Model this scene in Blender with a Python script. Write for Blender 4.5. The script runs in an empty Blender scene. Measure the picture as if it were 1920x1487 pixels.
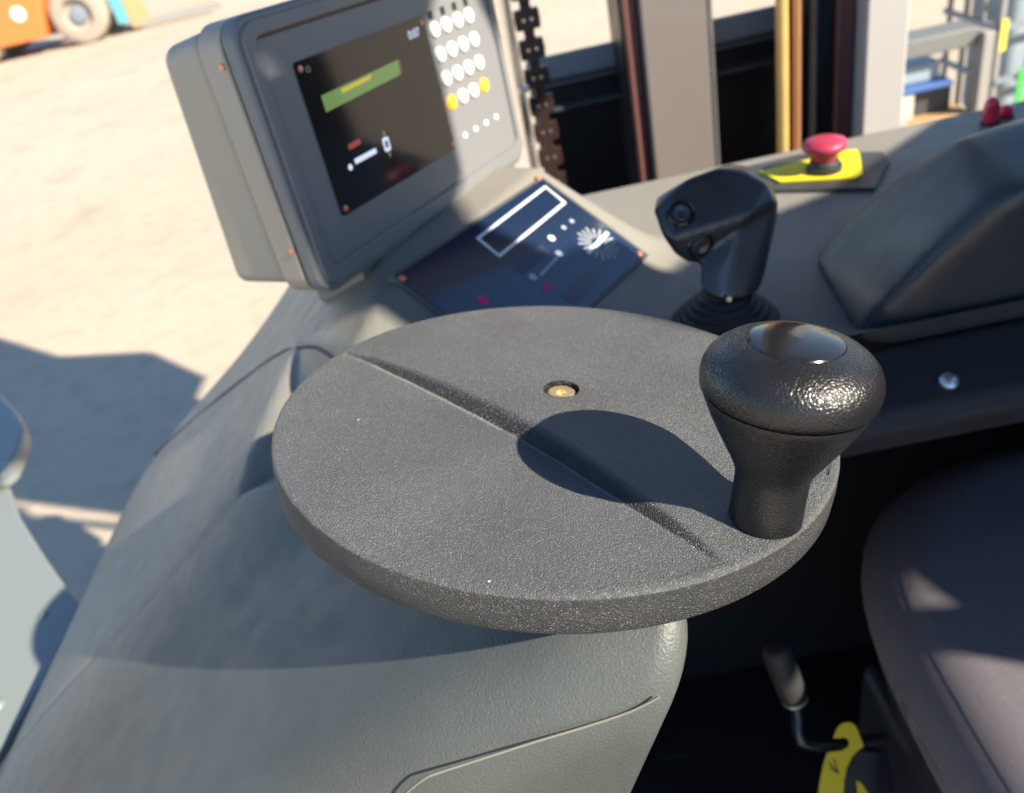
import bpy, bmesh, math, random
import numpy as np
from mathutils import Vector, Matrix
random.seed(4)
# ------------------------------------------------------------------ camera
F = 1550.0
def _n(v):
    v = np.array(v, float); return v/np.linalg.norm(v)
def _rc(x, y): return np.array([x-960, -(y-743.5), -F])
UP = -_n(_rc(1490, 3000)); FW = _rc(816, -287); FW = _n(FW-(FW@UP)*UP); RT = np.cross(FW, UP)
M = np.array([RT, FW, UP]); CAM = np.array([0, 0, 1.5])
def ray(x, y): return M@_rc(x, y)/F
def at(x, y, t): return CAM+ray(x, y)*t
def onpl(x, y, n, q):
    d = ray(x, y); return CAM+d*(((np.array(q)-CAM)@n)/(d@n))
ZU = np.array([0, 0, 1.0])
def atz(x, y, z): return onpl(x, y, ZU, (0, 0, z))
sc = bpy.context.scene
cd = bpy.data.cameras.new('camera'); cam = bpy.data.objects.new('camera', cd); sc.collection.objects.link(cam)
cd.sensor_width = 36; cd.lens = F/1920*36; cd.clip_start = 0.01; cd.clip_end = 500
m4 = Matrix.Identity(4)
for i in range(3):
    for j in range(3): m4[i][j] = M[i, j]
m4.translation = CAM
cam.matrix_world = m4; sc.camera = cam
cd.dof.use_dof = True; cd.dof.focus_distance = 0.30; cd.dof.aperture_fstop = 11.0
# ------------------------------------------------------------------ light
SUN = _n((0.645, -0.51, 0.565))
sd = bpy.data.lights.new('sun', 'SUN'); so = bpy.data.objects.new('sun', sd); sc.collection.objects.link(so)
sd.energy = 4.6; sd.angle = math.radians(0.55); sd.color = (1.0, 0.89, 0.73)
so.rotation_euler = Vector(SUN).to_track_quat('Z', 'Y').to_euler(); so.location = (4, -3, 5)
w = bpy.data.worlds.new('World'); sc.world = w; w.use_nodes = True
nt = w.node_tree; bg = nt.nodes['Background']; sky = nt.nodes.new('ShaderNodeTexSky'); sky.sky_type = 'NISHITA'
sky.sun_disc = False; sky.sun_elevation = math.asin(SUN[2]); sky.sun_rotation = math.atan2(SUN[0], SUN[1])
hs = nt.nodes.new('ShaderNodeHueSaturation'); hs.inputs['Saturation'].default_value = 1.0; nt.links.new(sky.outputs[0], hs.inputs['Color']); nt.links.new(hs.outputs[0], bg.inputs[0]); bg.inputs[1].default_value = 0.085; sky.ozone_density = 4.0; sky.dust_density = 0.1
sc.view_settings.view_transform = 'Standard'; sc.view_settings.look = 'None'; sc.view_settings.exposure = 1.48
sc.view_settings.gamma = 1.0; sc.view_settings.use_curve_mapping = False
# ------------------------------------------------------------------ materials
def mat(name, col, rough=0.5, metal=0.0, spec=0.5, grain=None, dust=None, dustcol=(0.35, 0.31, 0.25), streak=0.0,
        emit=None, coat=0.0, dust_shade=False, sheen_tint=None, dust_scale=60.0, tint=None, tint_scale=6.0):
    """grain=(scale, distance, kind): moulded grain; dust: share of pale specks; tint: second colour in broad patches"""
    m = bpy.data.materials.new(name); m.use_nodes = True; t = m.node_tree; L = t.links; b = t.nodes['Principled BSDF']
    b.inputs['Base Color'].default_value = (*col, 1); b.inputs['Roughness'].default_value = rough
    b.inputs['Metallic'].default_value = metal; b.inputs['Specular IOR Level'].default_value = spec
    b.inputs['Coat Weight'].default_value = coat; b.inputs['Coat Roughness'].default_value = 0.05
    tc = t.nodes.new('ShaderNodeTexCoord')
    def noise(scale, detail=4, r=0.55):
        n = t.nodes.new('ShaderNodeTexNoise'); n.inputs['Scale'].default_value = scale; n.inputs['Detail'].default_value = detail
        n.inputs['Roughness'].default_value = r; L.new(tc.outputs['Object'], n.inputs['Vector']); return n.outputs['Fac']
    def ramp(sock, a, c):
        r = t.nodes.new('ShaderNodeMapRange'); r.inputs['From Min'].default_value = a; r.inputs['From Max'].default_value = c
        r.clamp = True; L.new(sock, r.inputs['Value']); return r.outputs[0]
    def mix(fac, A, B):
        x = t.nodes.new('ShaderNodeMix'); x.data_type = 'RGBA'; L.new(fac, x.inputs[0])
        if isinstance(A, tuple): x.inputs[6].default_value = (*A, 1)
        else: L.new(A, x.inputs[6])
        x.inputs[7].default_value = (*B, 1); return x.outputs[2]
    c = None
    if tint: c = mix(ramp(noise(tint_scale, 5), 0.38, 0.66), tuple(col), tint)
    if dust:
        f = ramp(noise(dust_scale*14, 2), 0.62-dust*0.25, 0.80)
        g = ramp(noise(dust_scale*0.25, 5, 0.65), 0.35, 0.70)
        mu = t.nodes.new('ShaderNodeMath'); mu.operation = 'MULTIPLY'; L.new(f, mu.inputs[0]); L.new(g, mu.inputs[1])
        m2 = t.nodes.new('ShaderNodeMath'); m2.operation = 'MULTIPLY'; L.new(mu.outputs[0], m2.inputs[0]); m2.inputs[1].default_value = dust
        if dust_shade:
            an = t.nodes.new('ShaderNodeAttribute'); an.attribute_name = 'dust_shade'
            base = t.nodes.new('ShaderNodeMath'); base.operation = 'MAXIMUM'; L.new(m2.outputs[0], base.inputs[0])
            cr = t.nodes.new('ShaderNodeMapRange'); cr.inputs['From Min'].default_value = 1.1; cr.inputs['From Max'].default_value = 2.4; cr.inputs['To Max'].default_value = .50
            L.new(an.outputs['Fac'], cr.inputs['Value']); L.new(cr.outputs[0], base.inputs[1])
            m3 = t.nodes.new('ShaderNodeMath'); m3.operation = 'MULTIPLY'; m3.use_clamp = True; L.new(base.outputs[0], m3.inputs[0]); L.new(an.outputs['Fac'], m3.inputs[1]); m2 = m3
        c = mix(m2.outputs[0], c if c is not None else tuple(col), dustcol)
    if dust_shade:
        a2 = t.nodes.new('ShaderNodeAttribute'); a2.attribute_name = 'dust_shade'; r2 = ramp(a2.outputs['Fac'], 0.0, 1.0)
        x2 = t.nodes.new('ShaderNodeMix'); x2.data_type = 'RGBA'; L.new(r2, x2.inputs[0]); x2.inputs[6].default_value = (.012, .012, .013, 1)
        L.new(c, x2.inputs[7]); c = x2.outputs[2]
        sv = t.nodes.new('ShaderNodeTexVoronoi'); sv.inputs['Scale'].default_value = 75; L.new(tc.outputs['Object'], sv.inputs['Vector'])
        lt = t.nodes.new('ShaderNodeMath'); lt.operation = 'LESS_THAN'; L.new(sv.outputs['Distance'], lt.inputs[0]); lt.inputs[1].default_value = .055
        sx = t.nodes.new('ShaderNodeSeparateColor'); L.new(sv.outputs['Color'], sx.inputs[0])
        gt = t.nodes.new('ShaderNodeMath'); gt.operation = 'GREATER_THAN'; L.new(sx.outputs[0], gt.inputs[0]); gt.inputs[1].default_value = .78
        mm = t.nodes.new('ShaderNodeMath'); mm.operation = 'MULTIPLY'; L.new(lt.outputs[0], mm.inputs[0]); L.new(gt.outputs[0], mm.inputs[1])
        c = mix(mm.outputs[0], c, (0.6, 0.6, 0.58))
    if sheen_tint:
        an = t.nodes.new('ShaderNodeAttribute'); an.attribute_name = 'sheen_tint'; c = mix(an.outputs['Fac'], c, sheen_tint)
    if c is not None: L.new(c, b.inputs['Base Color'])
    if rough > 0.12:
        rr = t.nodes.new('ShaderNodeMapRange'); L.new(noise(dust_scale*0.5, 4), rr.inputs['Value'])
        rr.inputs['To Min'].default_value = rough-0.07; rr.inputs['To Max'].default_value = rough+0.07
        rr.inputs['From Min'].default_value = 0.3; rr.inputs['From Max'].default_value = 0.7; L.new(rr.outputs[0], b.inputs['Roughness'])
    if grain:
        s, d, kind = grain
        if kind == 'leather':
            v = t.nodes.new('ShaderNodeTexVoronoi'); v.feature = 'DISTANCE_TO_EDGE'; v.inputs['Scale'].default_value = s
            wn = t.nodes.new('ShaderNodeTexNoise'); wn.inputs['Scale'].default_value = s*0.8; wn.inputs['Detail'].default_value = 2
            L.new(tc.outputs['Object'], wn.inputs['Vector'])
            va = t.nodes.new('ShaderNodeVectorMath'); va.operation = 'MULTIPLY_ADD'; L.new(wn.outputs['Color'], va.inputs[0])
            va.inputs[1].default_value = ((1.4 if s < 800 else .6)/s,)*3; L.new(tc.outputs['Object'], va.inputs[2]); L.new(va.outputs[0], v.inputs['Vector'])
            h = ramp(v.outputs['Distance'], 0.0, 0.28)
            ad = t.nodes.new('ShaderNodeMath'); ad.operation = 'MULTIPLY_ADD'; L.new(noise(s*2.2, 2), ad.inputs[0]); ad.inputs[1].default_value = 0.5
            L.new(h, ad.inputs[2]); h = ad.outputs[0]
        elif kind == 'weave':
            wv = []
            for k, ax in enumerate('XY'):
                wt = t.nodes.new('ShaderNodeTexWave'); wt.bands_direction = ax; wt.inputs['Scale'].default_value = s
                wt.inputs['Distortion'].default_value = 1.5; wt.inputs['Detail Scale'].default_value = 4
                L.new(tc.outputs['Object'], wt.inputs['Vector']); wv.append(wt.outputs['Fac'])
            ad = t.nodes.new('ShaderNodeMath'); ad.operation = 'MULTIPLY'; L.new(wv[0], ad.inputs[0]); L.new(wv[1], ad.inputs[1]); h = ad.outputs[0]
        else: h = noise(s, 3)
        bp = t.nodes.new('ShaderNodeBump'); bp.inputs['Strength'].default_value = 1.0; bp.inputs['Distance'].default_value = d
        L.new(h, bp.inputs['Height']); L.new(bp.outputs[0], b.inputs['Normal'])
    if emit: b.inputs['Emission Color'].default_value = (*emit[0], 1); b.inputs['Emission Strength'].default_value = emit[1]
    return m
MT = dict(
    disc=mat('grained_black_plastic', (0.082, 0.087, 0.091), 0.42, spec=0.45, grain=(1250, 0.00036, 'leather'), dust=0.62, dustcol=(0.27, 0.275, 0.27), dust_scale=90, tint=(0.102, 0.106, 0.108), tint_scale=14, dust_shade=True),
    knob=mat('grained_glossy_plastic', (0.010, 0.010, 0.011), 0.29, spec=0.55, grain=(820, 0.00009, 'leather')),
    gloss=mat('smooth_black_cap', (0.012, 0.012, 0.014), 0.13, spec=0.6, grain=(60, 0.00015, 'noise')),
    body=mat('grey_green_body_plastic', (0.073, 0.083, 0.081), 0.45, spec=0.40, grain=(800, 0.00040, 'noise'), dust=0.28, dustcol=(0.34, 0.30, 0.22), dust_scale=95, tint=(0.062, 0.068, 0.064), tint_scale=9, sheen_tint=(0.275, 0.258, 0.222)),
    body2=mat('grey_paint', (0.20, 0.225, 0.215), 0.42, spec=0.5, grain=(500, 0.0001, 'noise'), dust=0.2, dust_scale=40),
    gap=mat('dark_gap', (0.02, 0.022, 0.02), 0.7),
    crevice=mat('dusty_crevice', (0.17, 0.165, 0.14), 0.8),
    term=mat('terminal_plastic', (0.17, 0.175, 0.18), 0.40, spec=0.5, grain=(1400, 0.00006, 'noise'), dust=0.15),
    termsunlit=mat('terminal_plastic_warm_lit', (0.40, 0.35, 0.275), 0.42, spec=0.5, grain=(1400, 0.00006, 'noise'), dust=0.15),  # terminal plastic again, warm light from the sunlit ground put into its colour
    glass=mat('screen_glass', (0.014, 0.013, 0.013), 0.08, spec=0.6, grain=(12, 0.00006, 'noise')),
    panel=mat('panel_glass', (0.009, 0.021, 0.052), 0.09, spec=0.9),
    white=mat('white_print', (0.75, 0.77, 0.78), 0.4), paleprint=mat('pale_print', (0.35, 0.40, 0.48), 0.4),
    greyprint=mat('faint_print', (0.035, 0.05, 0.085), 0.3),
    key=mat('white_key', (0.80, 0.80, 0.72), 0.35), keyring=mat('key_ring', (0.45, 0.47, 0.44), 0.5),
    orange=mat('orange_key', (0.85, 0.28, 0.02), 0.35, emit=((1.0, 0.30, 0.01), 0.6)),
    magenta=mat('magenta_print', (0.65, 0.02, 0.15), 0.4), purple=mat('purple_print', (0.25, 0.03, 0.14), 0.4),
    scrgreen=mat('screen_green', (0.05, 0.09, 0.03), 0.1, emit=((0.10, 0.17, 0.05), 0.5)),
    scryellow=mat('screen_yellow', (0.2, 0.16, 0.01), 0.1, emit=((0.30, 0.25, 0.02), 0.6)),
    scrwhite=mat('screen_white', (0.2, 0.22, 0.25), 0.1, emit=((0.50, 0.56, 0.70), 0.5)),
    scrred=mat('screen_red', (0.05, 0.01, 0.01), 0.1, emit=((0.20, 0.04, 0.03), 0.5)),
    scrgrey=mat('screen_grey', (0.03, 0.03, 0.03), 0.1, emit=((0.11, 0.10, 0.085), 0.5)),
    copper=mat('copper_screw', (0.75, 0.30, 0.18), 0.35, metal=0.6), brass=mat('brass_screw', (0.85, 0.58, 0.30), 0.35, metal=0.8),
    steel=mat('bright_steel', (0.70, 0.70, 0.70), 0.3, metal=0.9), chrome=mat('chrome_rod', (0.80, 0.76, 0.70), 0.22, metal=0.9),
    joy=mat('satin_black_plastic', (0.022, 0.024, 0.027), 0.36, spec=0.8, grain=(1500, 0.00003, 'noise')),
    rubber=mat('black_rubber', (0.02, 0.02, 0.021), 0.6),
    deckplate=mat('dark_deck_plate', (0.045, 0.05, 0.055), 0.4, spec=0.4),
    yellow=mat('yellow_plate', (0.75, 0.66, 0.02), 0.45), red=mat('red_mushroom', (0.36, 0.03, 0.07), 0.42, spec=0.5),
    redlens=mat('red_lens', (0.95, 0.03, 0.08), 0.15, coat=0.6),
    hump=mat('dark_hood_plastic', (0.030, 0.037, 0.042), 0.42, spec=0.5, grain=(900, 0.00008, 'noise'), dust=0.12),
    cabdark=mat('cab_black_panel', (0.016, 0.018, 0.023), 0.6, spec=0.35, grain=(600, 0.00008, 'noise')),
    fabric=mat('charcoal_seat_fabric', (0.225, 0.205, 0.232), 0.9, spec=0.2, grain=(300, 0.0010, 'weave'), dust=0.5, dustcol=(0.42, 0.37, 0.36), dust_scale=34),
    navy=mat('seat_base_plastic', (0.018, 0.021, 0.032), 0.5),
    paint=mat('black_lever_paint', (0.012, 0.013, 0.016), 0.18, spec=0.6),
    strap=mat('yellow_strap', (0.85, 0.62, 0.02), 0.6), ink=mat('black_ink', (0.03, 0.03, 0.02), 0.7),
    mast=mat('mast_grey_paint', (0.165, 0.145, 0.135), 0.42, spec=0.5, dust=0.2, dust_scale=20), mast2=mat('mast_white_paint', (0.40, 0.39, 0.38), 0.42, dust=0.2, dust_scale=20),
    mastred=mat('mast_dark_red_edge', (0.16, 0.065, 0.055), 0.45), mastblk=mat('mast_black_steel', (0.012, 0.012, 0.014), 0.4),
    chain=mat('greasy_chain', (0.045, 0.025, 0.022), 0.35, metal=0.3), gold=mat('golden_hose', (0.75, 0.50, 0.18), 0.4, metal=0.4),
    copperhose=mat('copper_hose', (0.70, 0.34, 0.16), 0.4, metal=0.4),
    rack=mat('rack_grey_paint', (0.15, 0.155, 0.145), 0.5), rackpale=mat('rack_pale_steel', (0.28, 0.265, 0.24), 0.45),
    blue=mat('blue_paint', (0.05, 0.12, 0.33), 0.4), darkbox=mat('dark_box', (0.05, 0.045, 0.045), 0.6),
    cream=mat('cream_board', (0.50, 0.47, 0.38), 0.6), green=mat('green_paint', (0.06, 0.40, 0.08), 0.5), wood=mat('raw_wood', (0.42, 0.26, 0.12), 0.7),
    milk=mat('milky_tank_plastic', (0.27, 0.33, 0.37), 0.35), tape=mat('yellow_label', (0.75, 0.62, 0.08), 0.5), carton=mat('brown_carton', (0.30, 0.20, 0.12), 0.8),
    flt=mat('orange_forklift_paint', (0.70, 0.19, 0.05), 0.4), flt2=mat('grey_forklift_panel', (0.20, 0.23, 0.26), 0.5),
    tyre=mat('dusty_tyre', (0.34, 0.29, 0.23), 0.85, grain=(20, 0.01, 'noise')), rim=mat('grey_rim', (0.34, 0.30, 0.25), 0.6),
    cyan=mat('cyan_mast_paint', (0.12, 0.36, 0.42), 0.5), lamp=mat('lamp_lens', (0.9, 0.88, 0.8), 0.2),
)
# ground
def ground_mat():
    m = bpy.data.materials.new('sunlit_concrete'); m.use_nodes = True; t = m.node_tree; L = t.links; b = t.nodes['Principled BSDF']
    b.inputs['Roughness'].default_value = 0.9; b.inputs['Specular IOR Level'].default_value = 0.15
    tc = t.nodes.new('ShaderNodeTexCoord')
    def nz(scale, lo, hi, det=6):
        n = t.nodes.new('ShaderNodeTexNoise'); n.inputs['Scale'].default_value = scale; n.inputs['Detail'].default_value = det
        n.inputs['Roughness'].default_value = 0.6; L.new(tc.outputs['Object'], n.inputs['Vector'])
        r = t.nodes.new('ShaderNodeMapRange'); r.inputs['From Min'].default_value = lo; r.inputs['From Max'].default_value = hi; L.new(n.outputs['Fac'], r.inputs['Value']); return r.outputs[0]
    def mix(f, a, c):
        x = t.nodes.new('ShaderNodeMix'); x.data_type = 'RGBA'; L.new(f, x.inputs[0])
        if isinstance(a, tuple): x.inputs[6].default_value = (*a, 1)
        else: L.new(a, x.inputs[6])
        x.inputs[7].default_value = (*c, 1); return x.outputs[2]
    c = mix(nz(0.35, 0.3, 0.7), (0.41, 0.34, 0.255), (0.49, 0.41, 0.315))
    c = mix(nz(1.6, 0.56, 0.78, 8), c, (0.32, 0.27, 0.21))
    c = mix(nz(9, 0.50, 0.80), c, (0.34, 0.29, 0.225))
    L.new(c, b.inputs['Base Color'])
    return m
MT['ground'] = ground_mat()
# ------------------------------------------------------------------ object helpers
COL = sc.collection
def tag(o, label=None, cat=None, group=None, kind=None):
    if label: o['label'] = label
    if cat: o['category'] = cat
    if group: o['group'] = group
    if kind: o['kind'] = kind
    return o
def thing(name, loc, label, cat, group=None):
    o = bpy.data.objects.new(name, None); o.empty_display_size = 0.02; COL.objects.link(o); o.location = Vector(loc)
    return tag(o, label, cat, group)
def wpos(o):
    v = Vector((0, 0, 0))
    while o is not None: v += o.location; o = o.parent
    return v
def link(name, me, m, parent=None, smooth=True, angle=35):
    """me is in world coordinates; origin goes to the bounding-box centre"""
    o = bpy.data.objects.new(name, me)
    if me.vertices:
        co = np.empty(len(me.vertices)*3); me.vertices.foreach_get('co', co); co = co.reshape(-1, 3)
        c = Vector((co.min(0)+co.max(0))/2)
    else: c = Vector((0, 0, 0))
    me.transform(Matrix.Translation(-c))
    COL.objects.link(o)
    if parent is not None: o.parent = parent; o.location = c-wpos(parent)
    else: o.location = c
    me.materials.append(MT[m] if isinstance(m, str) else m)
    if smooth:
        me.polygons.foreach_set('use_smooth', [True]*len(me.polygons))
        if angle < 180: me.set_sharp_from_angle(angle=math.radians(angle))
    return o
def mesh(name, V, Fc, m, parent=None, smooth=False, angle=35):
    me = bpy.data.meshes.new(name); me.from_pydata([tuple(map(float, v)) for v in V], [], Fc); me.validate(); me.update()
    bm = bmesh.new(); bm.from_mesh(me); bmesh.ops.recalc_face_normals(bm, faces=bm.faces); bm.to_mesh(me); bm.free()
    return link(name, me, m, parent, smooth, angle)
def bev(o, width, seg=3):
    b = o.modifiers.new('bevel', 'BEVEL'); b.width = width; b.segments = seg; b.limit_method = 'ANGLE'; b.angle_limit = math.radians(30); b.harden_normals = True
    o.data.polygons.foreach_set('use_smooth', [True]*len(o.data.polygons))
    return o
def basis(o, ex, ey, ez): return np.array(o, float), np.array([ex, ey, ez], float)
def rrect(w0, w1, h0, h1, r, n=6):
    P = []
    for cx, cy, a0 in ((w1-r, h1-r, 0), (w0+r, h1-r, 90), (w0+r, h0+r, 180), (w1-r, h0+r, 270)):
        for k in range(n+1):
            a = math.radians(a0+90*k/n); P.append((cx+r*math.cos(a), cy+r*math.sin(a)))
    return P
def prism(name, P2, z0, z1, B, m, parent=None, bevel=0.0, seg=3):
    O, E = B; n = len(P2)
    V = [O+p[0]*E[0]+p[1]*E[1]+z0*E[2] for p in P2]+[O+p[0]*E[0]+p[1]*E[1]+z1*E[2] for p in P2]
    Fc = [list(range(n))[::-1], list(range(n, 2*n))]+[[i, (i+1) % n, n+(i+1) % n, n+i] for i in range(n)]
    o = mesh(name, V, Fc, m, parent)
    if bevel: bev(o, bevel, seg)
    else: o.data.polygons.foreach_set('use_smooth', [True]*len(o.data.polygons)); o.data.set_sharp_from_angle(angle=math.radians(30))
    return o
WORLD = basis((0, 0, 0), (1, 0, 0), (0, 1, 0), (0, 0, 1))
def box(name, c0, c1, m, parent=None, bevel=0.0, B=WORLD):
    return prism(name, [(c0[0], c0[1]), (c1[0], c0[1]), (c1[0], c1[1]), (c0[0], c1[1])], c0[2], c1[2], B, m, parent, bevel)
def multibox(name, boxes, m, parent=None, B=WORLD):
    V, Fc = [], []; O, E = B
    for c0, c1 in boxes:
        k = len(V)
        for z in (c0[2], c1[2]):
            for x, y in ((c0[0], c0[1]), (c1[0], c0[1]), (c1[0], c1[1]), (c0[0], c1[1])): V.append(O+x*E[0]+y*E[1]+z*E[2])
        Fc += [[k+a for a in f] for f in ((3, 2, 1, 0), (4, 5, 6, 7), (0, 1, 5, 4), (1, 2, 6, 5), (2, 3, 7, 6), (3, 0, 4, 7))]
    return mesh(name, V, Fc, m, parent)
def lathe(name, prof, B, m, parent=None, n=64, angle=35):
    O, E = B; V, Fc = [], []; idx = []
    for r, z in prof:
        if r < 1e-6: idx.append([len(V)]*n); V.append(O+z*E[2])
        else:
            idx.append(list(range(len(V), len(V)+n)))
            for k in range(n):
                a = 2*math.pi*k/n; V.append(O+r*math.cos(a)*E[0]+r*math.sin(a)*E[1]+z*E[2])
    for a, b in zip(idx[:-1], idx[1:]):
        for k in range(n):
            q = [a[k], a[(k+1) % n], b[(k+1) % n], b[k]]; q = list(dict.fromkeys(q))
            if len(q) > 2: Fc.append(q)
    return mesh(name, V, Fc, m, parent, True, angle)
def frame_of(axis):
    z = _n(axis); x = np.cross(z, (0, 0, 1.0) if abs(z[2]) < 0.9 else (1.0, 0, 0)); x = _n(x); y = np.cross(z, x); return x, y, z
def tube(name, pts, r, m, parent=None, n=16, radii=None, flat=1.0):
    pts = [np.array(p, float) for p in pts]; V, Fc = [], []; N = len(pts); x = None
    for i, p in enumerate(pts):
        d = _n(pts[min(i+1, N-1)]-pts[max(i-1, 0)])
        if x is None: x, y, _ = frame_of(d)
        x = _n(x-(x@d)*d); y = np.cross(d, x); rr = radii[i] if radii else r
        for k in range(n):
            a = 2*math.pi*k/n; V.append(p+rr*math.cos(a)*x+rr*flat*math.sin(a)*y)
    for i in range(N-1):
        for k in range(n): Fc.append([i*n+k, i*n+(k+1) % n, (i+1)*n+(k+1) % n, (i+1)*n+k])
    Fc += [list(range(n))[::-1], list(range((N-1)*n, N*n))]
    return mesh(name, V, Fc, m, parent, True, 50)
def spline(P, n=8):
    P = [np.array(p, float) for p in P]; out = []
    for i in range(len(P)-1):
        a = P[max(i-1, 0)]; b = P[i]; c = P[i+1]; d = P[min(i+2, len(P)-1)]
        for k in range(n):
            t = k/n; out.append(0.5*((2*b)+(-a+c)*t+(2*a-5*b+4*c-d)*t*t+(-a+3*b-3*c+d)*t**3))
    out.append(P[-1]); return out
def hull(name, P, m, parent=None, vox=None, smooth=6, extra=None, bevel=0.0):
    bm = bmesh.new()
    for grp in [P]+(extra or []):
        vs = [bm.verts.new(tuple(map(float, p))) for p in grp]
        g = bmesh.ops.convex_hull(bm, input=vs)
        dead = list({e for e in g['geom_interior']+g['geom_unused'] if isinstance(e, bmesh.types.BMVert)})
        if dead: bmesh.ops.delete(bm, geom=dead, context='VERTS')
    me = bpy.data.meshes.new(name); bm.to_mesh(me); bm.free()
    o = link(name, me, m, parent, True, 180)
    if vox:
        r = o.modifiers.new('remesh', 'REMESH'); r.mode = 'VOXEL'; r.voxel_size = vox; r.use_smooth_shade = True
        s = o.modifiers.new('smooth', 'SMOOTH'); s.iterations = smooth; s.factor = 0.6
    elif bevel: bev(o, bevel, 4)
    return o
def text(name, body, size, B, m, parent, x=0, y=0, z=0.0004, depth=0.0001):
    c = bpy.data.curves.new(name, 'FONT'); c.body = body; c.size = size; c.extrude = depth; c.align_x = 'CENTER'; c.align_y = 'CENTER'
    o = bpy.data.objects.new(name, c); COL.objects.link(o)
    O, E = B; p = O+x*E[0]+y*E[1]+z*E[2]
    R = Matrix.Identity(4)
    for i in range(3):
        for j in range(3): R[i][j] = E[j][i]
    c.resolution_u = 3
    dg = bpy.context.evaluated_depsgraph_get(); me = bpy.data.meshes.new_from_object(o.evaluated_get(dg)); bpy.data.objects.remove(o)
    R.translation = Vector(p); me.transform(R); me.name = name
    return link(name, me, m, parent, False)
def ss(a, b, x):
    t = np.clip((x-a)/(b-a), 0, 1); return t*t*(3-2*t)
# ------------------------------------------------------------------ setting
gr = mesh('ground', [(-300, -300, 0), (300, -300, 0), (300, 300, 0), (-300, 300, 0)], [(0, 1, 2, 3)], 'ground'); tag(gr, kind='structure')
# ------------------------------------------------------------------ console of the truck
AP = atz(1204, 483, 1.18); GD = _n((0.8403, -0.5395, 0)); SL = math.tan(math.radians(34)); DECK = 1.17
NP = _n(GD*SL+ZU)
PC1 = onpl(1018, 338, NP, AP)
def sdf_poly(x, y, P):
    d = np.full(np.shape(x), 1e9); s = np.ones(np.shape(x), bool)*False; n = len(P)
    for i in range(n):
        a = P[i]; b = P[(i+1) % n]; ex, ey = b[0]-a[0], b[1]-a[1]; wx, wy = x-a[0], y-a[1]
        t = np.clip((wx*ex+wy*ey)/(ex*ex+ey*ey), 0, 1); d = np.minimum(d, np.hypot(wx-ex*t, wy-ey*t))
        c = ((a[1] > y) != (b[1] > y)) & (x < (b[0]-a[0])*(y-a[1])/((b[1]-a[1]) or 1e-9)+a[0]); s = s ^ c
    return np.where(s, -d, d)
BX = [-.60, -.535, -.44, -.33, -.2, -.1, 0, .1, 1.0]; BZ = [.838, .918, .996, 1.074, 1.146, 1.198, 1.241, 1.252, 1.252]
def ztop0(x, y):
    x = np.asarray(x, float); y = np.asarray(y, float)
    b = sum(np.interp(x+k*0.012, BX, BZ) for k in range(-2, 3))/5
    g = (x-AP[0])*GD[0]+(y-AP[1])*GD[1]
    zp = AP[2]-SL*g
    f = np.maximum(zp, DECK); f = np.where(np.abs(zp-DECK) < .012, DECK+(np.maximum(zp-DECK+.012, 0))**2/.048, f)
    f = np.minimum(f, 1.25)
    hh = (x-PC1[0])*.5563+(y-PC1[1])*.831
    f = np.where(f > DECK, DECK+(f-DECK)*(1-ss(.010, .055, hh)), f)
    t = ss(.37, .50, y)*ss(-.36, -.13, x)
    f = np.minimum(f, b+0.055)
    return b*(1-t)+f*t
RECESS = None
def ztop(x, y):
    z = ztop0(x, y)
    if RECESS is not None:
        z = z-np.clip(-sdf_poly(x, y, RECESS)*0.9, 0, 0.020)
    return z
def hit(px, py, f=None, dz=0.0):
    f = f or ztop; d = ray(px, py); t = .15
    while t < 1.6:
        p = CAM+d*t
        if p[2] < float(f(p[0], p[1]))+dz: break
        t += .001
    lo, hi = t-.001, t
    for _ in range(20):
        mid = (lo+hi)/2; p = CAM+d*mid
        if p[2] < float(f(p[0], p[1]))+dz: hi = mid
        else: lo = mid
    return CAM+d*hi
RECESS = [tuple(hit(*p)[:2]) for p in ((556, 642), (447, 930), (520, 914), (640, 930), (760, 760), (660, 668))]
Y0, Y1 = .195, .85; XL = -.56
def xr(y):
    r = .03
    if y > .4555: return .95
    x = .037+.04*ss(.28, .36, y)
    if y < Y0+r: x = x-r+math.sqrt(max(r*r-(Y0+r-y)**2, 0))
    return float(x)
rows = []
YD = .4556
ys = list(np.linspace(Y1, YD, 130))+list(np.linspace(YD-.0001, .24, 75))
rf = .045; arc = [Y0+rf*(1-math.sin(a)) for a in np.linspace(0, math.pi/2, 14)][1:]
allrows = [(y, 0.0) for y in ys]+[(y, rf*(1-math.cos(math.asin(min(1, (Y0+rf-y)/rf))))) for y in arc]
NX = 230
for k, (y, drop) in enumerate(allrows):
    x1 = xr(y); rr = .010; rl = .016
    xs = np.linspace(XL+rl, x1-rr, NX); z = ztop(xs, np.full(NX, y))-drop
    if y < .47 and y > .4555: z = z-(.47-y)*.25
    if y > Y1-.01: z = z-.01+math.sqrt(max(.0001-(y-Y1+.01)**2, 0))
    L = [(XL, y, .35), (XL, y, z[0]-.045)]+[(XL+rl*(1-math.cos(a)), y, z[0]-.024+.022*math.sin(a)-.002) for a in np.linspace(0, math.pi/2, 7)[:-1]]
    R_ = [(x1-rr+rr*math.sin(a), y, z[-1]-rr*(1-math.cos(a))) for a in np.linspace(0, math.pi/2, 7)[1:]]
    lean = .0 if y < .33 else 0
    R2 = [(x1-.008, y, z[-1]-.03), (x1-.028, y, z[-1]-.08), (x1-.24, y, .35)]
    rows.append(L+[(a, y, c) for a, c in zip(xs, z)]+R_+R2)
last = rows[-1]
def xR(zz):
    pts = last[-4:]
    return float(np.interp(zz, [p[2] for p in pts][::-1], [p[0] for p in pts][::-1]))
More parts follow.
